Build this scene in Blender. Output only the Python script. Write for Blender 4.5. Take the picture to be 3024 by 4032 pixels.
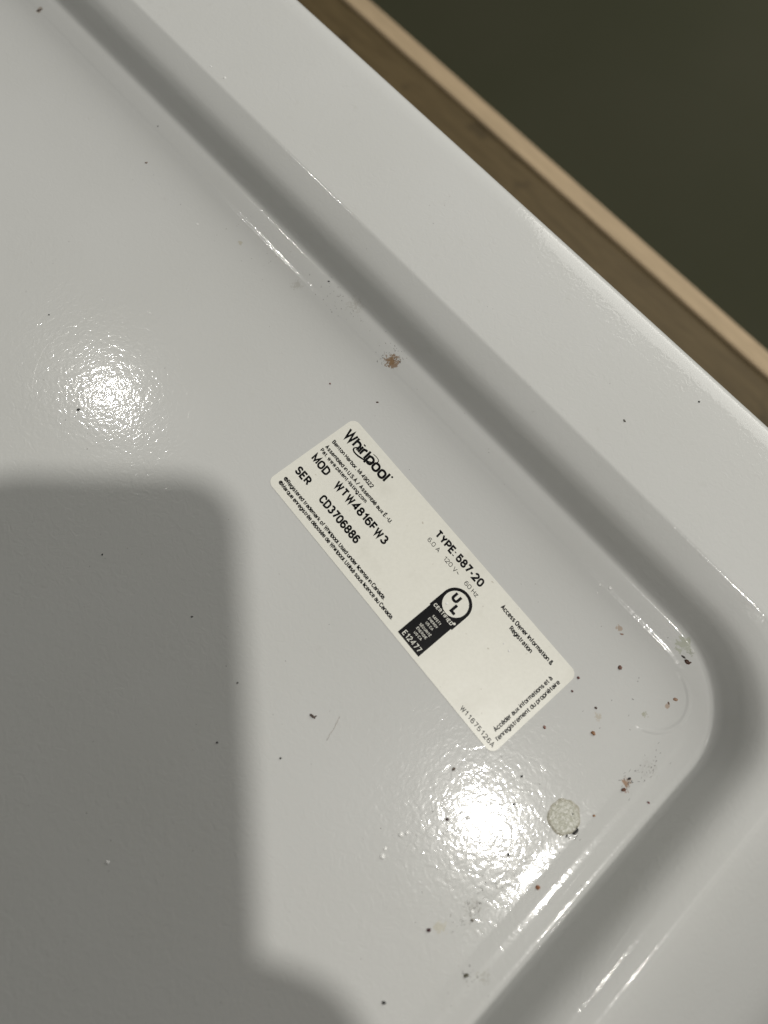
import bpy, bmesh, math, random
import numpy as np
from mathutils import Vector, Matrix, noise
random.seed(7)
R = math.radians
D = bpy.data
for o in list(D.objects):
    D.objects.remove(o)
sc = bpy.context.scene
COL = sc.collection

# ------------------------------------------------------------------ frame
# Lid frame: x along the lid edge, y up the wall, z out of the lid towards the room (metres).
# World: X = x, Y = -z, Z = y + LIFT.
LIFT = 1.10
def W(x, y, z=0.0):
    return Vector((x, -z, y + LIFT))
def WD(x, y, z):
    return Vector((x, -z, y))
H = 0.24374                                   # camera distance from the lid panel
CB = [[0.67133025, 0.72030321, -0.17458228],  # lid axes written in camera axes (right, down, forward)
      [0.73682473, -0.62318974, 0.26215238],
      [0.08003131, -0.30462736, -0.94910334]]
F = 2688.0
def P(px, py, z=0.0):
    """point of the lid plane at height z seen at a pixel of the 1659 x 2212 print"""
    s = 3024 / 1659
    d = ((px * s - 1512) / F, (py * s - 2016) / F, 1)
    v = [sum(CB[r][k] * d[k] for k in range(3)) for r in range(3)]
    t = (z - H) / v[2]
    return v[0] * t, v[1] * t

# ------------------------------------------------------------------ camera
cam_d = D.cameras.new('camera'); cam = D.objects.new('camera', cam_d); COL.objects.link(cam)
cam_d.sensor_fit = 'VERTICAL'; cam_d.sensor_height = 36; cam_d.sensor_width = 27; cam_d.lens = 24
cam_d.clip_start = 0.002; cam_d.clip_end = 20
right = WD(*[CB[r][0] for r in range(3)]); up = -WD(*[CB[r][1] for r in range(3)]); back = -WD(*[CB[r][2] for r in range(3)])
CAMLOC = W(0, 0, H)
CM = Matrix((right, up, back)).transposed().to_4x4(); CM.translation = CAMLOC
cam.matrix_world = CM
cam_d.dof.use_dof = True; cam_d.dof.focus_distance = 0.262; cam_d.dof.aperture_fstop = 5.6
sc.camera = cam

# ------------------------------------------------------------------ world and lamps
w = D.worlds.new('World'); sc.world = w; w.use_nodes = True
w.node_tree.nodes['Background'].inputs[0].default_value = (0.93, 1.0, 0.88, 1)
w.node_tree.nodes['Background'].inputs[1].default_value = 0.03
ZL = 1.85
KR = (ZL + H) / H
def lamp(name, px, py, watt, z=ZL, r=0.042, col=(1.0, 0.975, 0.92)):
    l = D.lights.new(name, 'POINT'); l.energy = watt; l.shadow_soft_size = r; l.color = col
    o = D.objects.new(name, l); COL.objects.link(o)
    x, y = P(px, py); k = (z + H) / H
    o.location = W(x * k, y * k, z)
    return o
L1 = lamp('ceiling_bulb', 234, 850, 20, r=.036)
L2 = lamp('ceiling_bulb', 1052, 1775, 65)
al = D.lights.new('rim_fill_light', 'AREA'); al.shape = 'RECTANGLE'; al.size = 1.2; al.size_y = 1.0; al.energy = 14; al.color = (1.0, 0.98, 0.92)  # added fill, no real fixture: brightens the rim, leaves channel walls dark
ao = D.objects.new('rim_fill_light', al); COL.objects.link(ao)
ao.location = W(0.05, 1.45, 0.60)
ao.rotation_euler = (W(0, 0.05, 0) - ao.location).to_track_quat('-Z', 'Y').to_euler()
sc.view_settings.view_transform = 'Standard'; sc.view_settings.look = 'None'
sc.view_settings.exposure = 0.12; sc.view_settings.gamma = 1.0

# ------------------------------------------------------------------ helpers
def link(o, parent=None):
    COL.objects.link(o)
    if parent is not None: o.parent = parent
    return o
def tag(o, label=None, cat=None, group=None, kind=None):
    if label: o['label'] = label
    if cat: o['category'] = cat
    if group: o['group'] = group
    if kind: o['kind'] = kind
    return o
def mesh_obj(name, verts, faces, mat, parent=None, smooth=True):
    me = D.meshes.new(name); me.from_pydata([tuple(v) for v in verts], [], faces); me.update()
    if smooth: me.shade_smooth()
    if mat: me.materials.append(mat)
    return link(D.objects.new(name, me), parent)
def bm_obj(name, bm, mat, parent=None, smooth=True):
    me = D.meshes.new(name); bm.normal_update(); bm.to_mesh(me); bm.free()
    if smooth: me.shade_smooth()
    if mat: me.materials.append(mat)
    return link(D.objects.new(name, me), parent)
def empty(name, loc, label, cat, group=None):
    o = D.objects.new(name, None); o.empty_display_size = 0.02; COL.objects.link(o); o.location = loc
    return tag(o, label, cat, group)

class NT:
    def __init__(s, name):
        s.m = D.materials.new(name); s.m.use_nodes = True; s.t = s.m.node_tree; s.n = s.t.nodes; s.l = s.t.links
        s.b = s.n['Principled BSDF']; s.co = s.n.new('ShaderNodeTexCoord')
    def node(s, ty, ins=None, **kw):
        nd = s.n.new(ty)
        for k, v in kw.items(): setattr(nd, k, v)
        for k, v in (ins or {}).items():
            if isinstance(v, bpy.types.NodeSocket): s.l.new(v, nd.inputs[k])
            else: nd.inputs[k].default_value = v
        return nd
    def math(s, op, a, b=0.0, c=None, clamp=False):
        ins = {0: a, 1: b}
        if c is not None: ins[2] = c
        return s.node('ShaderNodeMath', ins, operation=op, use_clamp=clamp).outputs[0]
    def noise(s, vec, scale, detail=2, rough=.5, dist=0):
        return s.node('ShaderNodeTexNoise', {'Vector': vec, 'Scale': scale, 'Detail': detail, 'Roughness': rough, 'Distortion': dist}).outputs['Fac']
    def ramp(s, fac, a, b, ca=0.0, cb=1.0, smooth=True):
        return s.node('ShaderNodeMapRange', {'Value': fac, 'From Min': a, 'From Max': b, 'To Min': ca, 'To Max': cb},
                      interpolation_type='SMOOTHSTEP' if smooth else 'LINEAR').outputs['Result']
    def mix(s, fac, a, b):
        nd = s.node('ShaderNodeMix', data_type='RGBA')
        for i, v in ((0, fac), (6, a), (7, b)):
            if isinstance(v, bpy.types.NodeSocket): s.l.new(v, nd.inputs[i])
            else: nd.inputs[i].default_value = v
        return nd.outputs[2]
    def mapping(s, vec, rot=(0, 0, 0), scale=(1, 1, 1)):
        return s.node('ShaderNodeMapping', {'Vector': vec, 'Rotation': rot, 'Scale': scale}).outputs[0]
    def set(s, **kw):
        for k, v in kw.items():
            k = k.replace('_', ' ')
            if isinstance(v, bpy.types.NodeSocket): s.l.new(v, s.b.inputs[k])
            else: s.b.inputs[k].default_value = v
        return s.m

def plain(name, col, rough=.6, spec=.5, var=0.0, vscale=300):
    t = NT(name); c = (*col, 1)
    if var:
        f = t.noise(t.co.outputs['Object'], vscale, 3)
        c = t.mix(t.ramp(f, .35, .65), tuple(x * (1 - var) for x in col) + (1,), tuple(min(1, x * (1 + var)) for x in col) + (1,))
    return t.set(Base_Color=c, Roughness=rough, Specular_IOR_Level=spec)

# ------------------------------------------------------------------ enamel (object space is world-like: metres, lid plane is x / z)
def enamel_mat():
    t = NT('white_enamel'); ob = t.co.outputs['Object']
    # orange peel: small waves everywhere, plus still finer grain and wipe scratches
    n1 = t.noise(ob, 330, 1.5, .5, 1.4)
    n2 = t.noise(ob, 900, 2, .6, .3)
    s1 = t.noise(t.mapping(ob, (0, R(40), 0), (2600, 2600, 120)), 1, 1, .5)
    s2 = t.noise(t.mapping(ob, (0, R(-28), 0), (3200, 3200, 150)), 1, 1, .5)
    big = t.noise(ob, 40, 2)
    amt = t.ramp(big, .35, .65, .75, 1.2)
    h = t.math('MULTIPLY', t.math('ADD', t.math('MULTIPLY', n1, 0.000060), t.math('MULTIPLY', n2, 0.000013)), amt)
    h = t.math('ADD', h, t.math('MULTIPLY', s1, 0.000004))
    h = t.math('ADD', h, t.math('MULTIPLY', s2, 0.0000035))
    # long soft waviness
    h = t.math('ADD', h, t.math('MULTIPLY', t.noise(ob, 22, 1), 0.00020))
    # round pressed mark near the corner
    cx, cy = P(1412, 1500)
    dv = t.node('ShaderNodeVectorMath', {0: ob, 1: tuple(W(cx, cy, 0))}, operation='DISTANCE').outputs['Value']
    ring = t.math('SUBTRACT', 1.0, t.ramp(t.math('ABSOLUTE', t.math('SUBTRACT', dv, 0.0128)), 0, .0013), clamp=True)
    side = t.node('ShaderNodeVectorMath', {0: t.node('ShaderNodeVectorMath', {0: ob, 1: tuple(W(cx, cy, 0))}, operation='SUBTRACT').outputs[0], 1: (.97, 0, .1)}, operation='DOT_PRODUCT').outputs['Value']
    ring = t.math('MULTIPLY', ring, t.ramp(side, -.002, .007))
    h = t.math('ADD', h, t.math('MULTIPLY', ring, 0.00026))
    bump = t.node('ShaderNodeBump', {'Height': h, 'Strength': 1.0, 'Distance': 1.0}).outputs[0]
    # dirt: (px, py, radius mm, colour, strength, grain)
    base = t.mix(t.ramp(t.noise(ob, 9, 3), .3, .7), (.575, .578, .560, 1), (.60, .603, .590, 1))
    base = t.mix(t.math('MULTIPLY', t.ramp(t.noise(ob, 160, 4, .7), .60, .78), .10), base, (.33, .31, .26, 1))
    stains = [(848, 782, 6.6, (.24, .15, .08), .85, 900, .45), (846, 780, 2.6, (.27, .17, .09), .75, 500, .34),
              (1352, 1690, 3.4, (.30, .15, .06), .75, 700, .47), (1350, 1708, 2.3, (.25, .10, .04), .6, 800, .5),
              (1472, 1392, 6.5, (.30, .33, .20), .45, 500, .47), (1490, 1412, 4.0, (.25, .27, .18), .5, 600, .5),
              (952, 2002, 4.4, (.48, .44, .30), .40, 620, .46), (1292, 1548, 3.6, (.42, .34, .22), .4, 900, .49),
              (1338, 1357, 3.0, (.36, .22, .12), .55, 800, .5), (86, 22, 3.6, (.26, .19, .13), .6, 500, .46),
              (520, 525, 2.3, (.42, .38, .26), .5, 500, .46), (1392, 1545, 2.4, (.30, .30, .18), .55, 600, .47),
              (1442, 1525, 2.0, (.38, .25, .16), .65, 400, .40), (1161, 1917, 1.5, (.34, .13, .05), .9, 300, .33),
              (640, 615, 6.0, (.30, .28, .22), .30, 900, .52), (770, 660, 9.5, (.34, .32, .27), .30, 900, .53),
              (1045, 2110, 6.0, (.34, .33, .27), .35, 800, .52), (1020, 1965, 7.5, (.30, .29, .25), .40, 900, .54),
              (1240, 1795, 3.4, (.10, .08, .05), .75, 1100, .53), (1400, 1660, 9.5, (.40, .39, .36), .20, 1000, .55)]
    for px, py, rr, col, st, gs, th in stains:
        x, y = P(px, py)
        dd = t.node('ShaderNodeVectorMath', {0: ob, 1: tuple(W(x, y, 0))}, operation='DISTANCE').outputs['Value']
        g = t.noise(ob, gs, 4, .65, .8)
        f = t.math('SUBTRACT', t.math('ADD', g, t.ramp(dd, 0, rr / 1000, .12, -.30)), th)
        f = t.math('MULTIPLY', t.ramp(f, -.02, .05), st)
        f = t.math('MULTIPLY', f, t.ramp(dd, rr / 1000 * .8, rr / 1000 * 1.15, 1, 0))
        base = t.mix(f, base, (*col, 1))
    return t.set(Base_Color=base, Roughness=0.20, Specular_IOR_Level=.07, Normal=bump, Coat_Weight=.32, Coat_Roughness=.06, Coat_Normal=bump)
ENAMEL = enamel_mat()

# ------------------------------------------------------------------ the lid: pressed sheet swept round a rounded rectangle
XL, YB = -0.43, -0.215       # far side offsets of the panel (outside the picture)
def rr_loop(xr, yt, r, zr, zb, grow, n=22):
    """rounded rectangle; right side x=xr uses height zb, top side y=yt uses zr"""
    xl = XL - grow; yb = YB - grow
    pts = []
    def arc(cx, cy, a0, za, zc):
        for i in range(n + 1):
            s = i / n; a = a0 + s * math.pi / 2; k = s * s * (3 - 2 * s)
            pts.append((cx + r * math.cos(a), cy + r * math.sin(a), za + (zc - za) * k))
    def seg(p, q, m=14):
        for i in range(1, m):
            s = i / m; pts.append(tuple(p[j] + (q[j] - p[j]) * s for j in range(3)))
    arc(xr - r, yt - r, 0, zb, zr)
    seg((xr - r, yt, zr), (xl + r, yt, zr))
    arc(xl + r, yt - r, math.pi / 2, zr, zr)
    seg((xl, yt - r, zr), (xl, yb + r, zr))
    arc(xl + r, yb + r, math.pi, zr, zb)
    seg((xl + r, yb, zb), (xr - r, yb, zb))
    arc(xr - r, yb + r, 1.5 * math.pi, zb, zb)
    seg((xr, yb + r, zb), (xr, yt - r, zb))
    return pts
def profile(keys, d0, d1, n):
    """integrate a slope profile (offset mm, slope degrees outward-rise positive) -> list of (offset, z)"""
    xs = np.array([k[0] for k in keys]); sl = np.array([k[1] for k in keys])
    t = np.linspace(d0, d1, n * 8); s = np.interp(t, xs, sl)
    z = np.concatenate([[0], np.cumsum(np.tan(np.radians((s[1:] + s[:-1]) / 2)) * np.diff(t))])
    return t, z
# top side (y, mm) and corner side (x, mm): slopes
KT = [(99, 0), (109.4, 0), (110.1, 13.0), (110.9, 14.2), (111.4, 5.5), (116.2, 5), (117.6, 1), (119.0, 20), (120.4, 66), (121.6, 74), (123.4, 74), (125.2, 54), (127.0, 31), (129.0, 24), (132, 21.5), (135.0, 20.5), (136.4, 0), (140, -.5), (165, -1), (186.5, -2), (192, -10), (196.5, -42), (199, -76)]
KX = [(75, 0), (80.6, 4.2), (81.4, 8.5), (85.2, 8.5), (86.0, 3.8), (87.0, 3.4), (87.8, 9), (90.0, 9), (91.2, 11), (92.6, 4), (93.6, 20), (94.2, 62), (95.4, 76), (97.2, 78), (98.6, 70), (101.0, 48), (104.5, 26), (107.6, 17), (108.6, -10), (114, -27), (132, -33), (151, -35), (172, -44), (180, -60), (182, -76)]
LT = [99, 105, 106, 109.4, 110.8, 116.2, 117.6, 119.0, 120.8, 122.2, 124.0, 126.0, 128.2, 132.0, 134.8, 136.6, 139, 165, 186.5, 192, 196.5, 199]
LX = [75, 80.9, 81.6, 85.2, 86.8, 91.2, 92.6, 93.6, 94.6, 95.8, 97.4, 99.2, 101.3, 104.5, 107.6, 108.4, 110, 140, 162, 172, 179, 182]
LR = [20, 24, 24.5, 26, 26.5, 31, 33, 35, 36, 37, 38, 39, 40, 41, 41, 41, 41, 40, 40, 40, 40, 40]
tt, zt = profile(KT, 99, 199, 400); tx, zx = profile(KX, 75, 182, 400)
print('heights', zt.min(), zt[-1], np.interp(160, tt, zt), 'x', zx.min(), np.interp(127, tx, zx))
nk = []
for i in range(len(LT) - 1):
    m = 8 if LT[i + 1] < 160 else 5
    nk += [i + j / m for j in range(m)]
nk.append(len(LT) - 1)
idx = np.arange(len(LT))
levels = []
for k in nk:
    a = np.interp(k, idx, LT); b = np.interp(k, idx, LX); r = np.interp(k, idx, LR)
    za = np.interp(a, tt, zt); zb = np.interp(b, tx, zx)
    levels.append((b / 1000, a / 1000, r / 1000, za / 1000, zb / 1000, (a - 99) / 1000))
loops = [rr_loop(*lv) for lv in levels]
NP = len(loops[0])
# smooth radial slope transitions in the height a little near the corner by averaging nothing: the interpolation in rr_loop is already smooth
def sheet(i0, i1):
    V = []; Fc = []
    for i in range(i0, i1 + 1): V += [W(*p) for p in loops[i]]
    for i in range(i1 - i0):
        for j in range(NP):
            k = (j + 1) % NP
            Fc.append((i * NP + j, i * NP + k, (i + 1) * NP + k, (i + 1) * NP + j))
    return V, Fc
lid = empty('washer_lid', W(-0.12, -0.22, -0.02), 'open white enamelled washer lid with recessed channel round its specked inner panel', 'washer lid')
def child(o):
    o.parent = lid; o.matrix_parent_inverse = Matrix.Translation(-Vector(lid.location)); return o
full_v, full_f = sheet(0, len(loops) - 1)
tmp = D.meshes.new('tmp'); tmp.from_pydata([tuple(v) for v in full_v], [], full_f); tmp.update()
VN = [v.normal.copy() for v in tmp.vertices]
D.meshes.remove(tmp)
flip = 1 if VN[0].dot(Vector((0, -1, 0))) > 0 else -1
def part_sheet(name, i0, i1):
    V, Fc = sheet(i0, i1)
    if flip < 0: Fc = [f[::-1] for f in Fc]
    o = child(mesh_obj(name, V, Fc, ENAMEL))
    nn = [VN[i0 * NP + q] * flip for q in range(len(V))]
    if i0 == 0:
        for q in range(NP): nn[q] = Vector((0, -1, 0))
    o.data.normals_split_custom_set_from_vertices([tuple(n) for n in nn])
    return o
iA = nk.index(7); iB = nk.index(15)
part_sheet('raised_bead', 0, iA)
part_sheet('channel', iA, iB)
part_sheet('rim', iB, len(loops) - 1)
# inner panel: concentric rings to the middle so that it stays one flat sheet
c0 = Vector((-0.17, -0.05, 0)); V = []; Fc = []
for s in (1, .6, .25):
    V += [W(c0.x + (p[0] - c0.x) * s, c0.y + (p[1] - c0.y) * s, 0) for p in loops[0]]
V.append(W(c0.x, c0.y, 0))
for i in range(2):
    for j in range(NP):
        k = (j + 1) % NP; Fc.append((i * NP + j, (i + 1) * NP + j, (i + 1) * NP + k, i * NP + k))
for j in range(NP): Fc.append((2 * NP + j, 3 * NP, 2 * NP + (j + 1) % NP))
if (V[1] - V[0]).cross(V[NP] - V[0]).y > 0: Fc = [f[::-1] for f in Fc]
pn = child(mesh_obj('inner_panel', V, Fc, ENAMEL, smooth=False))
bm = bmesh.new(); bm.from_mesh(pn.data); bmesh.ops.recalc_face_normals(bm, faces=bm.faces)
if bm.faces[0].normal.y > 0: bmesh.ops.reverse_faces(bm, faces=bm.faces)
bm.to_mesh(pn.data); bm.free()
# outer skin closing the back of the lid
last = loops[-1]; zb = -0.030
V = [W(*p) for p in last] + [W(p[0], p[1], zb) for p in last]
Fc = [(j, (j + 1) % NP, NP + (j + 1) % NP, NP + j) for j in range(NP)] + [tuple(range(2 * NP - 1, NP - 1, -1))]
child(mesh_obj('outer_skin', V, Fc, ENAMEL, smooth=False))

# ------------------------------------------------------------------ rating label
LO = (-0.0829, 0.0423); LA = R(-2.6)
LX_, LY_ = 0.1268, 0.0423
def uv(u, v, z=0.0):
    u /= 1000; v /= 1000
    return W(LO[0] + u * math.cos(LA) - v * math.sin(LA), LO[1] + u * math.sin(LA) + v * math.cos(LA), z)
label = empty('rating_label', uv(63, 21), 'cream paper rating sticker with black print stuck on the lid panel', 'label')
def lchild(o, par=label):
    o.parent = par
    if par is label: o.matrix_parent_inverse = Matrix.Translation(-Vector(label.location))
    return o
def paper_mat():
    t = NT('label_paper'); ob = t.co.outputs['Object']
    g = t.noise(ob, 700, 4, .6)
    c = t.mix(t.ramp(g, .3, .7), (.80, .79, .72, 1), (.83, .82, .75, 1))
    c = t.mix(t.math('MULTIPLY', t.ramp(t.noise(ob, 55, 3), .55, .75), .35), c, (.64, .62, .55, 1))
    c = t.mix(t.math('MULTIPLY', t.ramp(t.noise(ob, 420, 2), .70, .76), .5), c, (.38, .33, .25, 1))
    b = t.node('ShaderNodeBump', {'Height': t.math('ADD', t.math('MULTIPLY', g, .00002), t.math('MULTIPLY', t.noise(ob, 60, 1), .0002)), 'Strength': 1, 'Distance': 1}).outputs[0]
    return t.set(Base_Color=c, Roughness=.32, Specular_IOR_Level=.3, Normal=b)
PAPER = paper_mat(); 
def ink_mat():
    t = NT('black_ink'); g = t.noise(t.co.outputs['Object'], 3500, 2)
    return t.set(Base_Color=t.mix(t.ramp(g, .55, .8), (.006, .006, .007, 1), (.02, .02, .02, 1)), Roughness=.3, Specular_IOR_Level=.12)
INK = ink_mat()
def flat_poly(name, pts, z0, z1, mat, par=label, inner=None):
    """outline in label mm, extruded from z0 to z1 (mm)"""
    bm = bmesh.new()
    top = [bm.verts.new(uv(u, v, z1 / 1000)) for u, v in pts]; bot = [bm.verts.new(uv(u, v, z0 / 1000)) for u, v in pts]
    f = bm.faces.new(top); n = len(pts)
    for i in range(n): bm.faces.new((top[i], bot[i], bot[(i + 1) % n], top[(i + 1) % n]))
    bmesh.ops.recalc_face_normals(bm, faces=bm.faces)
    f.normal_update()
    if f.normal.y > 0: bmesh.ops.reverse_faces(bm, faces=bm.faces)
    return lchild(bm_obj(name, bm, mat, smooth=False), par)
def rrect(u0, v0, u1, v1, r, n=8):
    o = []
    for cx, cy, a in ((u1 - r, v1 - r, 0), (u0 + r, v1 - r, 90), (u0 + r, v0 + r, 180), (u1 - r, v0 + r, 270)):
        for i in range(n + 1):
            q = R(a + 90 * i / n); o.append((cx + r * math.cos(q), cy + r * math.sin(q)))
    return o
flat_poly('paper', rrect(0, 0, 126.8, 42.3, 3.0), 0.0, 0.12, PAPER)

# drawn grotesque letters: centre lines in units of the capital height, swept to strokes
def A_(cx, cy, rx, ry, a0, a1):
    n = max(3, int(abs(a1 - a0) / 22))
    return [(cx + rx * math.cos(R(a0 + (a1 - a0) * i / n)), cy + ry * math.sin(R(a0 + (a1 - a0) * i / n))) for i in range(n + 1)]
RG = A_(.21, .50, .21, .23, 0, 180) + A_(.21, .22, .21, .22, 180, 360) + [(.42, .50)]
G = {
 'A': (.54, [[(0, 0), (.27, 1), (.54, 0)], [(.1, .3), (.44, .3)]]), 'B': (.48, [[(0, 0), (0, 1), (.24, 1)] + A_(.24, .76, .2, .24, 80, -80) + [(0, .52)], [(.24, .52)] + A_(.24, .26, .24, .26, 80, -80) + [(0, 0)]]),
 'C': (.5, [A_(.25, .71, .25, .29, 10, 180) + A_(.25, .29, .25, .29, 180, 350)]), 'D': (.5, [[(0, 0), (0, 1), (.2, 1)] + A_(.2, .7, .3, .3, 80, 0) + A_(.2, .3, .3, .3, 0, -80) + [(.2, 0), (0, 0)]]),
 'E': (.42, [[(.42, 1), (0, 1), (0, 0), (.42, 0)], [(0, .53), (.37, .53)]]), 'F': (.4, [[(.4, 1), (0, 1), (0, 0)], [(0, .52), (.35, .52)]]),
 'G': (.5, [A_(.25, .71, .25, .29, 10, 180) + A_(.25, .29, .25, .29, 180, 360) + [(.5, .47), (.28, .47)]]), 'H': (.48, [[(0, 1), (0, 0)], [(.48, 1), (.48, 0)], [(0, .52), (.48, .52)]]),
 'I': (0, [[(0, 1), (0, 0)]]), 'L': (.38, [[(0, 1), (0, 0), (.38, 0)]]), 'M': (.58, [[(0, 0), (0, 1), (.29, .14), (.58, 1), (.58, 0)]]), 'N': (.48, [[(0, 0), (0, 1), (.48, 0), (.48, 1)]]),
 'O': (.5, [A_(.25, .70, .25, .30, 0, 180) + A_(.25, .30, .25, .30, 180, 360) + [(.5, .70)]]), 'P': (.46, [[(0, 0), (0, 1), (.22, 1)] + A_(.22, .73, .24, .27, 80, -80) + [(0, .46)]]),
 'R': (.48, [[(0, 0), (0, 1), (.22, 1)] + A_(.22, .74, .23, .26, 80, -80) + [(0, .48)], [(.24, .48), (.48, 0)]]), 'S': (.48, [A_(.24, .755, .22, .245, 15, 260) + A_(.24, .265, .24, .265, 80, -165)]),
 'T': (.48, [[(0, 1), (.48, 1)], [(.24, 1), (.24, 0)]]), 'U': (.48, [[(0, 1)] + A_(.24, .25, .24, .25, 180, 360) + [(.48, 1)]]), 'V': (.5, [[(0, 1), (.25, 0), (.5, 1)]]),
 'W': (.68, [[(0, 1), (.17, 0), (.34, .92), (.51, 0), (.68, 1)]]), 'Y': (.5, [[(0, 1), (.25, .45), (.5, 1)], [(.25, .45), (.25, 0)]]),
 '0': (.46, [A_(.23, .70, .23, .30, 0, 180) + A_(.23, .30, .23, .30, 180, 360) + [(.46, .70)]]), '1': (.24, [[(0, .76), (.22, 1), (.22, 0)]]), '2': (.46, [A_(.23, .74, .22, .26, 170, -25) + [(0, 0), (.46, 0)]]),
 '3': (.46, [A_(.22, .76, .2, .24, 155, -85), A_(.22, .27, .24, .27, 88, -160)]), '4': (.48, [[(.37, 0), (.37, 1), (0, .27), (.48, .27)]]), '5': (.46, [[(.42, 1), (.06, 1), (.03, .48)] + A_(.22, .32, .24, .31, 125, -155)]),
 '6': (.46, [A_(.24, .72, .22, .28, 25, 170) + A_(.23, .30, .23, .30, 180, 540)]), '7': (.44, [[(0, 1), (.44, 1), (.16, 0)]]), '8': (.46, [A_(.23, .765, .19, .235, 0, 360), A_(.23, .27, .23, .27, 0, 360)]), '9': (.46, [A_(.22, .28, .22, .28, -155, -10) + A_(.23, .70, .23, .30, 0, 360)]),
 'a': (.4, [A_(.2, .53, .19, .2, 160, 0) + [(.4, 0)], [(.39, .42), (.18, .42)] + A_(.18, .21, .18, .21, 100, 280) + [(.39, .14)]]), 'b': (.42, [[(0, 1), (0, 0)], RG]), 'c': (.4, [A_(.21, .5, .21, .23, 20, 180) + A_(.21, .22, .21, .22, 180, 340)]),
 'd': (.42, [[(.42, 1), (.42, 0)], RG]), 'e': (.42, [[(0, .37), (.42, .37)] + A_(.21, .5, .21, .23, 0, 180) + A_(.21, .22, .21, .22, 180, 335)]), 'f': (.28, [A_(.26, .82, .15, .18, 80, 180) + [(.11, 0)], [(0, .7), (.27, .7)]]),
 'g': (.42, [[(.42, .73)] + A_(.21, -.05, .21, .2, 0, -150), RG]), 'h': (.4, [[(0, 1), (0, 0)], A_(.2, .52, .2, .21, 170, 0) + [(.4, 0)]]), 'i': (0, [[(0, .73), (0, 0)], [(0, .88), (0, 1.02)]]), 'k': (.4, [[(0, 1), (0, 0)], [(.37, .73), (0, .3)], [(.12, .42), (.4, 0)]]),
 'l': (0, [[(0, 1), (0, 0)]]), 'm': (.66, [[(0, .73), (0, 0)], A_(.165, .55, .165, .18, 170, 0) + [(.33, 0)], A_(.495, .55, .165, .18, 170, 0) + [(.66, 0)]]), 'n': (.4, [[(0, .73), (0, 0)], A_(.2, .52, .2, .21, 170, 0) + [(.4, 0)]]),
 'o': (.42, [RG]), 'p': (.42, [[(0, .73), (0, -.25)], RG]), 'q': (.42, [[(.42, .73), (.42, -.25)], RG]), 'r': (.24, [[(0, .73), (0, 0)], A_(.2, .5, .2, .23, 170, 75)]), 's': (.38, [A_(.19, .545, .17, .185, 20, 260) + A_(.19, .185, .19, .185, 80, -160)]),
 't': (.28, [[(.12, .95)] + A_(.26, .16, .14, .16, 180, 280), [(0, .7), (.28, .7)]]), 'u': (.4, [[(0, .73)] + A_(.2, .21, .2, .21, 180, 350), [(.4, .73), (.4, 0)]]), 'w': (.6, [[(0, .73), (.15, 0), (.3, .68), (.45, 0), (.6, .73)]]),
 'x': (.4, [[(0, .73), (.4, 0)], [(.4, .73), (0, 0)]]), 'z': (.38, [[(0, .73), (.38, .73), (0, 0), (.38, 0)]]), '.': (0, [[(0, -.03), (0, .09)]]), ',': (.03, [[(.03, .08), (0, -.16)]]), ':': (0, [[(0, -.03), (0, .12)], [(0, .55), (0, .70)]]),
 '-': (.26, [[(0, .4), (.26, .4)]]), '/': (.36, [[(0, -.12), (.36, 1.05)]]), '~': (.4, [A_(.1, .45, .1, .08, 180, 0) + A_(.3, .45, .1, .08, 180, 360)]), "'": (0, [[(0, 1), (0, .78)]]),
 '&': (.5, [[(.5, 0), (.1, .72)] + A_(.22, .82, .13, .18, 190, -30) + [(.06, .42)] + A_(.2, .24, .2, .24, 150, 300) + [(.48, .42)]]),
 '®': (.8, [A_(.4, .5, .4, .45, 0, 360), [(.26, .25), (.26, .76), (.4, .76)] + A_(.4, .64, .13, .12, 80, -80) + [(.26, .52)], [(.4, .52), (.54, .25)]]),
}
G['É'] = (G['E'][0], G['E'][1] + [[(.15, 1.13), (.32, 1.3)]]); G['é'] = (G['e'][0], G['e'][1] + [[(.14, .86), (.3, 1.02)]]); G['à'] = (G['a'][0], G['a'][1] + [[(.08, 1.02), (.24, .86)]])
def stroke(p, t, V, Fc, f):
    """thick strip with mitred joints along a centre line p (already in mm)"""
    q = [p[0]]
    for a in p[1:]:
        if math.hypot(a[0] - q[-1][0], a[1] - q[-1][1]) > 1e-4: q.append(a)
    closed = math.hypot(q[0][0] - q[-1][0], q[0][1] - q[-1][1]) < 1e-3 and len(q) > 3
    if closed: q = q[:-1]
    n = len(q); b = len(V)
    for i in range(n):
        a0 = q[i - 1] if (i or closed) else None; a1 = q[(i + 1) % n] if (i < n - 1 or closed) else None
        def dr(u, v): l = math.hypot(v[0] - u[0], v[1] - u[1]); return ((v[0] - u[0]) / l, (v[1] - u[1]) / l)
        d0 = dr(a0, q[i]) if a0 else None; d1 = dr(q[i], a1) if a1 else None
        d0 = d0 or d1; d1 = d1 or d0
        n0 = (-d0[1], d0[0]); n1 = (-d1[1], d1[0]); mx, my = n0[0] + n1[0], n0[1] + n1[1]; l = math.hypot(mx, my) or 1
        mx /= l; my /= l; k = t / 2 / max(.34, mx * n0[0] + my * n0[1])
        V.append(f(q[i][0] + mx * k, q[i][1] + my * k)); V.append(f(q[i][0] - mx * k, q[i][1] - my * k))
    for i in range(n if closed else n - 1):
        j = (i + 1) % n; Fc.append((b + 2 * i, b + 2 * i + 1, b + 2 * j + 1, b + 2 * j))
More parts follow.
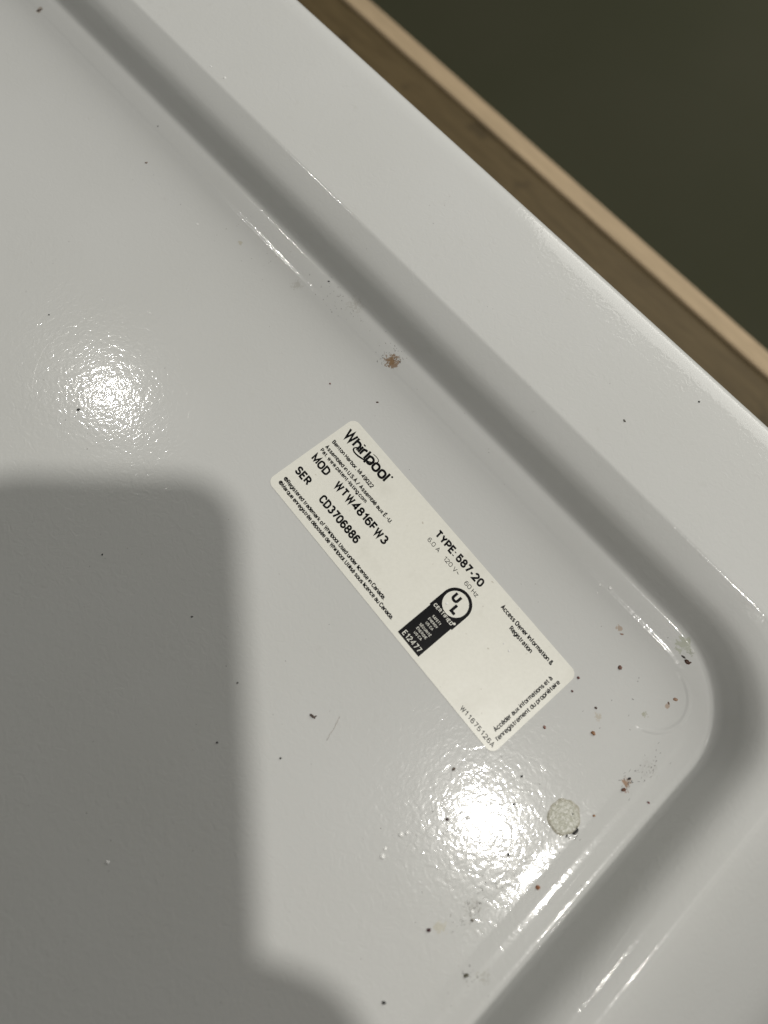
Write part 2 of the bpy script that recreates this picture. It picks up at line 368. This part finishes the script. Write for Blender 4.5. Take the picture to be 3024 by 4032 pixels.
def text(name, s, u0, v0, u1, cap, bold=0.13, rot=0.0, mat=INK, z=.125, par=label, slant=0.0, gap=.20, mono=False):
    """printed line: baseline start (u0,v0), run fitted to u1-u0 mm, capital height cap mm, stroke weight bold x cap"""
    t = bold * cap; adv = 0.0; place = []
    for ch in s:
        if ch == ' ': adv += .26; continue
        w0, st = G[ch]
        if mono: place.append((adv + (.5 - w0) / 2, ch)); adv += .5 + gap
        else: place.append((adv, ch)); adv += w0 + gap + bold * .55
    total = adv - gap - bold * .55
    sx = (u1 - u0 - t) / total; sy = cap - t
    ca, sa = math.cos(rot), math.sin(rot); V = []; Fc = []; layer = 0
    for x0, ch in place:
        for k, st in enumerate(G[ch][1]):
            zz = (z + .0012 * (k % 3)) / 1000
            def f(x, y, zz=zz):
                x += slant * y + t / 2; y += t / 2
                return uv(u0 + x * ca - y * sa, v0 + x * sa + y * ca, zz)
            stroke([((x0 + a) * sx, b * sy) for a, b in st], t, V, Fc, f)
    if (V[Fc[0][1]] - V[Fc[0][0]]).cross(V[Fc[0][2]] - V[Fc[0][0]]).y > 0: Fc = [q[::-1] for q in Fc]
    return lchild(mesh_obj(name, V, Fc, mat, smooth=False), par)
SL = -0.12
logo = text('brand_lettering', 'Whirlpool', 2.9, 33.9, 27.6, 4.9, .195, slant=SL, gap=.06)
dot = [(28.1 + .42 * math.cos(a), 38.1 + .42 * math.sin(a)) for a in [i * math.pi / 6 for i in range(12)]]
flat_poly('trademark_dot', dot, .12, .125, INK)
# the ring that loops round the r, l and p of the name
def ring_poly(cu, cv, a, b, tilt, w0, w1, n=72, gap=()):
    vs = []; fs = []
    for i in range(n + 1):
        q = 2 * math.pi * i / n
        wd = w0 + (w1 - w0) * .5 * (1 - math.cos(q - 1.0))
        for s in (-.5, .5):
            x = (a + s * wd) * math.cos(q); y = (b + s * wd) * math.sin(q)
            vs.append(uv(cu + x * math.cos(tilt) - y * math.sin(tilt), cv + x * math.sin(tilt) + y * math.cos(tilt), .1275 / 1000))
    for i in range(n):
        if any(g0 <= i < g1 for g0, g1 in gap): continue
        fs.append((2 * i, 2 * i + 1, 2 * i + 3, 2 * i + 2))
    return lchild(mesh_obj('brand_ring', vs, fs, INK, smooth=False))
ring_poly(14.9, 35.9, 5.4, 2.0, R(22), .30, .70, gap=((13, 24),))
for s, u0, v0, u1, cap, bd, gp in [
    ('Benton Harbor, MI 49022', 2.6, 28.8, 26.8, 1.75, .215, .09), ('Assembled in U.S.A./ Assemblé aux É.-U.', 2.5, 25.4, 41.9, 1.75, .215, .09),
    ('Pat. www.patent-listing.com', 2.5, 23.1, 29.8, 1.7, .215, .09),
    ('MOD', 2.9, 18.2, 12.2, 3.45, .225, .10), ('WTW4816FW3', 16.9, 18.2, 46.8, 3.45, .22, .10), ('SER', 3.1, 10.2, 10.9, 3.45, .225, .10), ('CD3706886', 17.8, 10.2, 40.0, 3.45, .22, .10),
    ('®Registered trademark of Whirlpool. Used under license in Canada.', 3.1, 5.0, 62.5, 1.75, .21, .07),
    ('®Marque enregistrée déposée de Whirlpool. Utilisé sous licence au Canada.', 3.1, 2.6, 69.8, 1.75, .21, .07),
    ('TYPE: 587-20', 55.4, 35.6, 81.3, 3.35, .225, .10), ('6.0 A', 55.3, 32.3, 61.6, 1.75, .13, .10), ('120 V~', 64.5, 32.2, 72.7, 1.75, .13, .10), ('60 Hz', 76.3, 32.1, 83.1, 1.75, .13, .10),
    ('Access Owner Information &', 91.4, 36.7, 118.4, 1.9, .205, .09), ('Registration', 99.1, 33.8, 110.5, 1.9, .205, .09)]:
    text('printed_line', s, u0, v0, u1, cap, bd, slant=SL, gap=gp)
text('printed_line', 'W11675126A', 108.6, 1.5, 125.0, 1.8, .16, slant=SL, mono=True, gap=.2)
text('printed_line', 'Accéder aux informations et à', 122.3, 6.0, 122.3 + 28.2, 1.75, .20, rot=R(90), gap=.07)
text('printed_line', "l'enregistrement du propriétaire", 125.0, 4.6, 125.0 + 30.7, 1.75, .20, rot=R(90), gap=.07)
# certification mark: black rectangle with a wider domed head, pale disc and reversed lettering
out = [(74.4, 1.9), (85.8, 1.9), (85.8, 17.4), (86.3, 17.4)]
for i in range(25):
    q = R(0 + 180 * i / 24); out.append((80.15 + 6.15 * math.cos(q), 24.7 + 6.15 * math.sin(q)))
out += [(74.0, 17.4), (74.4, 17.4)]
mark = flat_poly('certification_mark', out, .12, .128, INK)
disc = [(80.15 + 4.95 * math.cos(2 * math.pi * i / 40), 24.7 + 4.95 * math.sin(2 * math.pi * i / 40)) for i in range(40)]
flat_poly('pale_disc', disc, .128, .1305, PAPER, mark)
text('letter', 'U', 77.1, 24.6, 80.3, 3.9, .27, z=.133, par=mark)
text('letter', 'L', 80.3, 21.3, 83.3, 4.1, .27, z=.133, par=mark)
for s, u0, v0, u1, cap, bd in [('CERTIFIED', 75.2, 18.1, 84.9, 1.4, .18), ('SAFETY', 78.0, 15.0, 82.3, 1.0, .14), ('ENERGY', 77.8, 13.3, 82.4, 1.0, .14),
                               ('US CA', 78.3, 11.6, 81.9, 1.0, .14), ('SÉCURITÉ', 77.3, 9.5, 83.1, 1.0, .14), ('ÉNERGIE', 77.6, 7.8, 82.8, 1.0, .14),
                               ('US CA', 78.2, 6.1, 82.0, 1.0, .14), ('E12477', 75.7, 2.7, 84.7, 2.05, .14)]:
    text('reversed_line', s, u0, v0, u1, cap, bd, mat=PAPER, z=.1305, par=mark)
dt = [(85.2 + .5 * math.cos(a), 19.6 + .5 * math.sin(a)) for a in [i * math.pi / 6 for i in range(12)]]
flat_poly('trademark_dot', dt, .128, .1305, PAPER, mark)

# ------------------------------------------------------------------ crumbs, specks, droplets
def lid_z(x, y):
    """height of the lid surface at a lid point (top side / corner side profiles)"""
    a = np.interp(y * 1000, tt, zt) if y * 1000 > 99 else 0
    b = np.interp(x * 1000, tx, zx) if x * 1000 > 75 else 0
    if x > .06 and y > .084:
        d = math.hypot(x - .06, y - .084) * 1000
        return float(np.interp(109.4 + (d - 26), tt, zt)) / 1000 if d > 26 else 0.0
    return float(a + b) / 1000
def on_lid(px, py):
    z = 0.0
    for _ in range(6):
        x, y = P(px, py, z); z = lid_z(x, y)
    return x, y, z
CR = {}
def crumb_mat(col):
    k = tuple(col)
    if k not in CR: CR[k] = plain('crumb', col, .55, .5, .35, 2500)
    return CR[k]
def blob(bm, c, lx, ly, lz, ang, seed, sub=2, rough=.35):
    r = bmesh.ops.create_icosphere(bm, subdivisions=sub, radius=1.0)
    ca, sa = math.cos(ang), math.sin(ang)
    for v in r['verts']:
        n = 1 + rough * noise.noise(v.co * 1.6 + Vector((seed * 3.1, seed, 0)))
        x, y, z = v.co.x * n * lx, v.co.y * n * ly, v.co.z * n * lz
        v.co = W(c[0] + x * ca - y * sa, c[1] + x * sa + y * ca, c[2] + z + lz * .6)
DK = (.018, .010, .008); BR = (.07, .028, .014); RD = (.12, .035, .022); OR = (.25, .12, .05); PB = (.33, .20, .13); BK = (.008, .008, .008); GR = (.12, .11, .09)
crumbs = [  # px, py, length px, width px, image angle (down positive), colour, label
 (1484, 1430, 13, 8, 40, BR, 'glossy dark brown curled crumb in the rounded corner beside the greenish smudge'),
 (1476, 1419, 10, 4, 35, DK, 'thin dark hook touching the top of the brown curled crumb in the rounded corner'),
 (675, 1547, 13, 5, 35, (.05, .028, .016), 'elongated brown crumb alone on the panel left of the pale hair'),
 (815, 869, 6, 3.5, 5, BR, 'tiny dark red crumb above the brand name end of the sticker'),
 (1243, 1797, 15, 5, -35, BK, 'shiny black crumb at the lower right edge of the round residue spot'),
 (1224, 1806, 7, 3, -60, BK, 'thin black sliver below the round residue spot, beside the shiny black crumb'),
 (1359, 1682, 8, 4, -30, DK, 'black crumb at the upper right of the rust smear near the lower corner'),
 (1347, 1706, 10, 6, -20, (.12, .04, .015), 'rust brown flake at the lower end of the rust smear near the lower corner'),
 (1339, 1442, 9, 8, 60, (.17, .085, .06), 'reddish triangular flake to the right of the rounded sticker corner'),
 (1281, 1584, 10, 7, 40, OR, 'orange brown flake below the right end of the sticker'),
 (1458, 1511, 10, 7, 5, PB, 'pale brown oval flake inside the round pressed mark in the corner'),
 (1444, 1519, 6, 4, 70, (.14, .08, .05), 'small brown fleck just left of the pale oval flake in the corner'),
 (1249, 1464, 6, 5, 30, (.13, .04, .035), 'small maroon speck at the rounded right corner of the sticker'),
 (1236, 1493, 5, 4, 40, (.10, .035, .03), 'maroon speck below the sticker corner, second from the corner tip'),
 (1287, 1529, 6, 4, 20, (.06, .03, .02), 'dark triangular speck above the faint tan smear right of the sticker'),
 (1176, 1571, 7, 5, 60, (.25, .12, .09), 'pale pink speck below the sticker end'),
 (1510, 868, 4, 4, 0, BK, 'single round black dot on the upper rim'),
 (1349, 909, 7, 4, 50, GR, 'grey speck on the upper rim left of the round black dot'),
 (829, 2166, 8, 5, 10, BK, 'black crumb at the bottom beyond the shadow edge'),
 (926, 2009, 6, 8, 80, (.05, .012, .014), 'dark maroon crumb left of the yellowish stain at the bottom'),
 (1161, 1917, 7, 6, 40, (.24, .085, .03), 'rust spot on the sloping edge above the bright streak'),
 (316, 352, 4, 7, 80, (.13, .075, .04), 'small brown speck on the open panel at upper left'),
 (341, 273, 3.5, 3, 80, BK, 'tiny black dot above the small brown speck at upper left'),
 (710, 608, 3.5, 5, 90, BK, 'black dot between the bright bead streak and the dark channel'),
 (170, 885, 6, 7, 80, (.03, .03, .03), 'dark grey speck at the left edge of the left glare spot'),
 (1098, 1846, 5, 5, 0, BK, 'black dot at the lower edge of the large glare spot'),
 (966, 1770, 6, 7, 80, (.06, .035, .03), 'brown dot at the left edge of the large glare spot'),
 (980, 1661, 8, 5, -30, (.10, .07, .05), 'brown sliver above the large glare spot'),
 (1110, 1737, 6, 3, -40, (.04, .035, .03), 'small dark sliver right of the large glare spot'),
 (221, 1198, 3, 3.5, 0, BK, 'tiny black dot in the left shadow below the left glare spot'),
 (106, 680, 3.5, 3, 20, BK, 'tiny black dot at far left above the left glare spot'),
 (513, 1475, 4, 3, -50, BK, 'tiny black dot beside the long shadow edge'),
 (469, 1604, 3.5, 3.5, 0, BK, 'black dot inside the shadow near its right edge'),
 (606, 1638, 3.5, 4.5, 60, BK, 'black dot below the elongated brown crumb'),
 (415, 1332, 4, 3, 0, (.03, .03, .028), 'small grey dot in the shadow near its top right'),
 (1127, 1677, 4, 5, 50, BK, 'black dot between the sticker tip and the round residue spot'),
 (1007, 2107, 6, 9, 75, (.08, .075, .045), 'olive fleck at the bottom near the dark channel'),
 (1401, 1734, 3.5, 6, -60, (.13, .03, .03), 'red sliver on the sloping edge right of the rust smear'),
 (86, 22, 4, 16, 68, (.07, .045, .035), 'thin curved brown shred in the upper left corner'),
 (1237, 1758, 3, 3, 0, BK, 'black speck on the right edge of the round residue spot'),
 (1283, 1762, 5, 4, 0, (.30, .15, .06), 'pale orange speck right of the round residue spot'),
 (1343, 1370, 8, 3, 10, (.22, .10, .05), 'light brown shred above the reddish triangular flake'),
 (713, 829, 4, 4, 30, (.15, .05, .03), 'tiny red speck left of the rusty blotch'),
 (1020, 1988, 6, 5, 30, (.20, .18, .15), 'grey brown fleck above the bottom smudge'),
]
PXM = .127 / 745
for i, (px, py, ln, wd, ang, col, lab) in enumerate(crumbs):
    x, y, z = on_lid(px, py)
    x2, y2, _ = on_lid(px + math.cos(R(ang)) * 6, py + math.sin(R(ang)) * 6)
    a = math.atan2(y2 - y, x2 - x)
    bm = bmesh.new(); lx = ln * PXM / 2 * 1.05; ly = wd * PXM / 2 * 1.05
    blob(bm, (0, 0, 0), lx, ly, min(lx, ly) * .55, a, i + 1)
    if ln > 12: blob(bm, (lx * .9 * math.cos(a + .5), lx * .9 * math.sin(a + .5), 0), lx * .45, ly * .5, ly * .4, a + 1, i + 40)
    off = W(0, 0, 0)
    for v in bm.verts: v.co -= off
    o = bm_obj('crumb', bm, crumb_mat(col)); o.location = W(x, y, z)
    tag(o, lab, 'crumb', 'dirt crumbs on the lid')
# thin hair below the sticker
def tube(name, pts, rad, mat, parent=None, n=6):
    bm = bmesh.new(); rings = []
    for i, p in enumerate(pts):
        t = (pts[min(i + 1, len(pts) - 1)] - pts[max(i - 1, 0)]).normalized()
        a = t.cross(Vector((0, 1, 0))).normalized(); b = t.cross(a)
        r = rad[i] if isinstance(rad, (list, tuple)) else rad
        rings.append([bm.verts.new(p + (a * math.cos(2 * math.pi * k / n) + b * math.sin(2 * math.pi * k / n)) * r) for k in range(n)])
    for i in range(len(rings) - 1):
        for k in range(n): bm.faces.new((rings[i][k], rings[i][(k + 1) % n], rings[i + 1][(k + 1) % n], rings[i + 1][k]))
    bm.faces.new(rings[0]); bm.faces.new(rings[-1])
    bmesh.ops.recalc_face_normals(bm, faces=bm.faces)
    return bm_obj(name, bm, mat, parent)
hp = [(734, 1547), (728, 1560), (721, 1575), (712, 1587), (706, 1600)]
hair = tube('hair', [W(*P(*p), .00008) for p in hp], .00004, crumb_mat((.22, .15, .09)))
tag(hair, 'thin short tan hair lying on the panel left of the sticker', 'hair')
# uncountable tiny specks and wipe marks: one stuff object
bm = bmesh.new(); rnd = random.Random(3)
def sliver(px, py, ln, wd, ang, dep=.5):
    x, y, z = on_lid(px, py); x2, y2, _ = on_lid(px + math.cos(ang) * 6, py + math.sin(ang) * 6)
    a = math.atan2(y2 - y, x2 - x); s0 = len(bm.verts)
    r = bmesh.ops.create_icosphere(bm, subdivisions=1, radius=1.0); ca, sa = math.cos(a), math.sin(a)
    lx = ln * PXM / 2; ly = wd * PXM / 2
    for v in r['verts']:
        q, e, g = v.co.x * lx, v.co.y * ly, v.co.z * ly * .25
        v.co = W(x + q * ca - e * sa, y + q * sa + e * ca, z + g)
def cluster(px, py, sx, sy, rot, n, l0, l1, w0, w1, a0, aj):
    for _ in range(n):
        u, v = rnd.gauss(0, sx), rnd.gauss(0, sy); c, s = math.cos(R(rot)), math.sin(R(rot))
        sliver(px + u * c - v * s, py + u * s + v * c, rnd.uniform(l0, l1), rnd.uniform(w0, w1), R(a0 + rnd.gauss(0, aj)))
cluster(735, 650, 55, 14, 44, 46, 2, 7, .5, 1.3, 115, 20)
cluster(850, 770, 15, 13, 0, 44, 2, 9, .5, 1.5, 70, 60)
cluster(1400, 1655, 38, 18, -52, 38, 2, 8, .5, 1.3, -55, 18)
cluster(1352, 1686, 11, 10, 0, 16, 3, 11, .5, 1.4, -40, 40)
cluster(1020, 1965, 34, 14, -50, 34, 2, 9, .5, 1.4, -45, 25)
cluster(1226, 1796, 13, 6, 25, 16, 3, 9, .6, 1.8, -50, 40)
cluster(1478, 1405, 22, 16, 30, 22, 2, 6, .5, 1.4, 50, 50)
cluster(1055, 1780, 75, 75, 0, 24, 2, 4.5, .8, 2.0, 0, 90)
cluster(240, 850, 75, 60, 0, 18, 2, 4, .8, 1.8, 0, 90)
cluster(1380, 1500, 60, 50, 0, 10, 2, 4, .8, 1.6, 0, 90)
cluster(1010, 2110, 14, 22, 0, 16, 2, 5, .7, 2.0, 40, 60)
cluster(560, 530, 60, 45, 45, 16, 2, 4, .6, 1.4, 100, 40)
for _ in range(150):
    sliver(rnd.uniform(20, 1350), rnd.uniform(20, 2190), rnd.uniform(1.2, 2.6), rnd.uniform(.6, 1.6), rnd.uniform(0, 3))
tag(bm_obj('dust_specks', bm, crumb_mat((.07, .055, .045))), 'tiny dark specks and wipe marks scattered over the lid', None, None, 'stuff')

# clear dried water droplets that catch the lamps
def drop_mat():
    t = NT('clear_droplet'); return t.set(Base_Color=(.80, .80, .78, 1), Roughness=.22, Specular_IOR_Level=.8)
bm = bmesh.new()
for px, py, r in [(485, 168, 3.2), (455, 143, 2.2), (426, 484, 3.0), (232, 1863, 3.4), (879, 1799, 4), (866, 1803, 5), (832, 1833, 3.5), (826, 1850, 5), (1012, 1766, 5),
                  (1296, 1263, 3.2), (1318, 1270, 3.8), (965, 1304, 2.5), (1088, 1390, 1.8), (1099, 1406, 2.2), (1075, 1915, 4), (1020, 1970, 4), (1290, 1280, 2), (960, 1800, 3)]:
    x, y, z = on_lid(px, py)
    on_label = 762 < px < 1240 and 1200 < py < 1500
    r0 = bmesh.ops.create_uvsphere(bm, u_segments=14, v_segments=10, radius=1.0); s = r * PXM
    for v in r0['verts']:
        v.co = W(x + v.co.x * s, y + v.co.y * s, z + v.co.z * s * .45 + (.00012 if on_label else 0))
tag(bm_obj('water_spots', bm, drop_mat()), 'tiny hardened droplets glinting on the lid', None, None, 'stuff')

# fine scratches that glint: hair-thin ridges of scuffed enamel
bm = bmesh.new(); rnd = random.Random(11)
def scratch(pts, rad):
    q = [W(*on_lid(*p)) for p in pts]; rings = []
    for i, p in enumerate(q):
        t = (q[min(i + 1, len(q) - 1)] - q[max(i - 1, 0)]).normalized(); a = t.cross(Vector((0, 1, 0))).normalized(); b = t.cross(a)
        k = rad * (.25 + math.sin(math.pi * (i + .5) / len(q)))
        rings.append([bm.verts.new(p + (a * math.cos(c * math.pi / 3) + b * math.sin(c * math.pi / 3)) * k) for c in range(6)])
    for i in range(len(rings) - 1):
        for c in range(6): bm.faces.new((rings[i][c], rings[i][(c + 1) % 6], rings[i + 1][(c + 1) % 6], rings[i + 1][c]))
for _ in range(46):
    x = rnd.gauss(930, 75); y = rnd.gauss(1640, 70); l = rnd.uniform(6, 26); a = R(rnd.gauss(-50, 9))
    scratch([(x + math.cos(a) * l * (k / 3 - .5), y + math.sin(a) * l * (k / 3 - .5)) for k in range(4)], .000022)
for _ in range(20):
    x = rnd.gauss(250, 90); y = rnd.gauss(860, 80); l = rnd.uniform(6, 18); a = math.atan2(y - 850, x - 234) + math.pi / 2 + rnd.gauss(0, .2)
    scratch([(x + math.cos(a) * l * (k / 3 - .5), y + math.sin(a) * l * (k / 3 - .5)) for k in range(4)], .000022)
scratch([(234 + 165 * math.cos(R(a)), 850 + 175 * math.sin(R(a))) for a in range(178, 226, 6)], .00004)
scratch([(234 + 168 * math.cos(R(a)), 850 + 168 * math.sin(R(a))) for a in range(-32, -12, 4)], .00004)
for x0, y0, x1, y1 in [(134, 858, 138, 888), (131, 862, 134, 886), (1340, 1926, 1284, 1998), (1372, 1990, 1310, 2080), (1268, 1868, 1215, 1935), (728, 1548, 735, 1560)]:
    scratch([(x0 + (x1 - x0) * k / 5, y0 + (y1 - y0) * k / 5) for k in range(6)], .00004)
tag(bm_obj('fine_scratches', bm, drop_mat()), 'fine glinting scratches in the enamel round the two glare spots', None, None, 'stuff')

# round gummy residue of a missing bumper
def residue():
    t = NT('dried_residue'); ob = t.co.outputs['Object']
    g = t.noise(ob, 1100, 4, .6, .6)
    c = t.mix(t.ramp(g, .42, .62), (.42, .42, .34, 1), (.66, .655, .60, 1))
    r = t.node('ShaderNodeVectorMath', {0: ob}, operation='LENGTH').outputs['Value']
    c = t.mix(t.math('MULTIPLY', t.ramp(r, .0043, .0056), .40), c, (.24, .20, .13, 1))
    c = t.mix(t.ramp(t.noise(ob, 1600, 3, .7), .66, .72), c, (.06, .05, .03, 1))
    b = t.node('ShaderNodeBump', {'Height': t.math('MULTIPLY', g, .00030), 'Strength': 1, 'Distance': 1}).outputs[0]
    return t.set(Base_Color=c, Roughness=.30, Normal=b)
bm = bmesh.new(); rings = []
cx, cy, cz = on_lid(1219, 1765)
for k, (s, zz) in enumerate([(1.0, 0.0), (.95, .00013), (.85, .00018), (.6, .00014), (.3, .00015)]):
    rg = []
    for j in range(48):
        a = 2 * math.pi * j / 48; rad = 1 + .15 * noise.noise(Vector((math.cos(a) * 2, math.sin(a) * 2, 3))) + .02 * noise.noise(Vector((math.cos(a) * 7, math.sin(a) * 7, 3)))
        rg.append(bm.verts.new(WD(.0056 * s * rad * math.cos(a), .0058 * s * rad * math.sin(a), zz)))
    rings.append(rg)
for k in range(4):
    for j in range(48): bm.faces.new((rings[k][j], rings[k][(j + 1) % 48], rings[k + 1][(j + 1) % 48], rings[k + 1][j]))
bm.faces.new(rings[-1])
bmesh.ops.recalc_face_normals(bm, faces=bm.faces)
if bm.faces[-1].normal.y > 0: bmesh.ops.reverse_faces(bm, faces=bm.faces)
o = bm_obj('residue_spot', bm, residue()); o.location = W(cx, cy, cz)
tag(o, 'round greenish grey adhesive residue spot on the panel near the lower channel', 'residue spot')

# ------------------------------------------------------------------ wall and wooden board behind
def wall_mat():
    t = NT('green_wall_paint'); ob = t.co.outputs['Object']
    c = t.mix(t.ramp(t.noise(ob, 5, 3), .3, .7), (.034, .035, .020, 1), (.038, .038, .023, 1))
    b = t.node('ShaderNodeBump', {'Height': t.noise(ob, 350, 3), 'Strength': .3, 'Distance': .001}).outputs[0]
    return t.set(Base_Color=c, Roughness=.85, Specular_IOR_Level=.08, Normal=b)
def wood_mat(name, a, b_, knots):
    t = NT(name); ob = t.co.outputs['Object']
    g = t.noise(t.mapping(ob, (0, 0, 0), (6, 60, 60)), 4, 5, .6, .5)
    c = t.mix(t.ramp(g, .3, .7), (*a, 1), (*b_, 1))
    if knots:
        c = t.mix(t.math('MULTIPLY', t.ramp(t.noise(ob, 30, 2), .60, .72), .4), c, tuple(q * .35 for q in a) + (1,))
    return t.set(Base_Color=c, Roughness=.7, Specular_IOR_Level=.25)
def box(name, x0, y0, z0, x1, y1, z1, mat, parent=None, bev=0.0):
    bm = bmesh.new(); bmesh.ops.create_cube(bm, size=1)
    for v in bm.verts:
        v.co = W((x0 + x1) / 2 + v.co.x * (x1 - x0), (y0 + y1) / 2 + v.co.y * (y1 - y0), (z0 + z1) / 2 + v.co.z * (z1 - z0))
    if bev: bmesh.ops.bevel(bm, geom=list(bm.edges), offset=bev, segments=3, affect='EDGES', profile=.5)
    bmesh.ops.recalc_face_normals(bm, faces=bm.faces)
    return bm_obj(name, bm, mat, parent, smooth=False)
ZB = -0.25
tag(box('wall', -1.6, -LIFT, ZB - .10, 1.4, 1.2, ZB - .022, wall_mat()), 'dark green painted wall behind the lid', None, None, 'structure')
board = empty('wooden_board', W(0, .30, ZB), 'brown wooden board with a top edge coloured pale as if lit fixed to the green wall', 'board')
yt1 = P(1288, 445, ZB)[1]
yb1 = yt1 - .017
b1 = box('board_face', -1.5, yb1 - .23, ZB - .0218, 1.3, yb1, ZB - .001, wood_mat('brown_wood', (.080, .056, .024), (.108, .077, .035), True))
b2 = box('lit_pale_edge', -1.5, yb1 + .0003, ZB - .0216, 1.3, yt1 + .004, ZB + .002, wood_mat('lit_pale_wood', (.37, .28, .175), (.45, .34, .215), False), bev=.002)  # lighter wood tone also carries the light caught along this edge
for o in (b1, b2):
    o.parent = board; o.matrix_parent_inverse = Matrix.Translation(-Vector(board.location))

# ------------------------------------------------------------------ phone and hand that throw the shadow (just behind the lens)
def C2W(x, y, z):            # camera space (right, up, backward) -> world
    return CM @ Vector((x, y, z))
lamp2 = L2.location
def cast(px, py, zc):
    """point at camera-space depth zc (behind lens) whose shadow from the second lamp falls at a picture point"""
    s = W(*P(px, py)); a = CM.inverted() @ lamp2; b = CM.inverted() @ s
    t = (zc - b.z) / (a.z - b.z); q = b + (a - b) * t
    return q.x, q.y
ZC = .006
cxr, cyt = cast(512, 1030, ZC)
print('phone corner', cxr, cyt)
phone = empty('phone', C2W(0, 0, ZC), 'dark smartphone held in front of the lid, its lens facing the sticker', 'phone')
PW, PH, PT = .088, .162, .0080
def pchild(o, base):
    o.parent = base; o.matrix_parent_inverse = Matrix.Translation(-Vector(base.location)); return o
def rbox(name, x0, y0, x1, y1, z0, z1, r, mat, base):
    bm = bmesh.new(); pts = rrect(x0 * 1000, y0 * 1000, x1 * 1000, y1 * 1000, r * 1000)
    a = [bm.verts.new(C2W(x / 1000, y / 1000, z0)) for x, y in pts]; b = [bm.verts.new(C2W(x / 1000, y / 1000, z1)) for x, y in pts]; n = len(pts)
    bm.faces.new(a); bm.faces.new(b)
    for i in range(n): bm.faces.new((a[i], a[(i + 1) % n], b[(i + 1) % n], b[i]))
    bmesh.ops.recalc_face_normals(bm, faces=bm.faces)
    return pchild(bm_obj(name, bm, mat, smooth=False), base)
GRAPH = plain('graphite', (.05, .05, .055), .35); GLASS = plain('black_glass', (.01, .01, .012), .08)
rbox('phone_body', cxr - PW, cyt - PH, cxr, cyt, ZC, ZC + PT, .018, GRAPH, phone)
rbox('screen', cxr - PW + .003, cyt - PH + .003, cxr - .003, cyt - .003, ZC + PT, ZC + PT + .0004, .009, GLASS, phone)

def hand():
    SK = NT('skin'); g = SK.noise(SK.co.outputs['Object'], 300, 3)
    m = SK.set(Base_Color=SK.mix(SK.ramp(g, .3, .7), (.50, .29, .20, 1), (.58, .35, .25, 1)), Roughness=.5, Subsurface_Weight=.1, Subsurface_Scale=.003)
    zf = ZC + PT; xr, xl = cxr, cxr - PW; y0 = cast(525, 2050, zf + .01)[1] - .070           # phone right, left, bottom edges (camera space)
    zf = ZC + PT                                     # screen side
    # right hand: palm behind the right edge near the bottom, fingers pass under the back and curl over the left edge, thumb on the screen side
    V = []; E = []; Rd = []
    def add(p, r, prev=None):
        V.append(p); Rd.append(r); i = len(V) - 1
        if prev is not None: E.append((prev, i))
        return i
    wr = add((xr + .060, y0 - .060, zf + .050), .030)
    pa = add((xr + .038, y0 - .012, zf + .034), .034, wr)
    pb = add((xr + .020, y0 + .022, zf + .018), .024, pa)
    fo = add((xr + .105, y0 - .19, zf + .09), .038, wr)
    fo2 = add((xr + .17, y0 - .36, zf + .14), .045, fo)
    # thumb along the screen side
    t1 = add((xr + .013, y0 + .034, zf + .016), .0125, pb)
    t2 = add((xr - .004, y0 + .052, zf + .013), .0105, t1)
    t3 = add((xr - .022, y0 + .066, zf + .0095), .009, t2)
    add((xr - .035, y0 + .073, zf + .009), .0065, t3)
    # fingers: knuckle outside right-bottom, run behind the back (towards the lid: z < ZC), tips over the left edge
    for k, (dy, ln) in enumerate(((.050, 1.0), (.031, 1.04), (.012, .98), (-.006, .86))):
        a = add((xr + .016, y0 + .010 + dy * .75, ZC - .004), .0105, pb if k < 2 else pa)
        b = add((xr - .012, y0 + .006 + dy, ZC - .0105), .0092, a)
        c = add((xr - .044 * ln, y0 + .006 + dy * 1.05, ZC - .0105), .0086, b)
        d = add((xl - .006 + (1 - ln) * .03, y0 + .010 + dy * 1.08, ZC - .004), .0080, c)
        add((xl - .010 + (1 - ln) * .03, y0 + .014 + dy * 1.08, ZC + .007), .0068, d)
    me = D.meshes.new('hand'); me.from_pydata([tuple(C2W(*v)) for v in V], E, []); me.update()
    o = D.objects.new('hand', me); COL.objects.link(o)
    o.modifiers.new('skin', 'SKIN'); s = o.modifiers.new('sub', 'SUBSURF'); s.levels = s.render_levels = 2
    for i, r in enumerate(Rd):
        me.skin_vertices[0].data[i].radius = (r, r); me.skin_vertices[0].data[i].use_root = (i == 0)
    bpy.context.view_layer.update()
    nm = D.meshes.new_from_object(o.evaluated_get(bpy.context.evaluated_depsgraph_get()))
    D.objects.remove(o)
    nm.materials.clear(); nm.materials.append(m); nm.shade_smooth()
    h = link(D.objects.new('person', nm))
    tag(h, 'hand and forearm of the person gripping the phone in front of the lid', 'person')
hand()
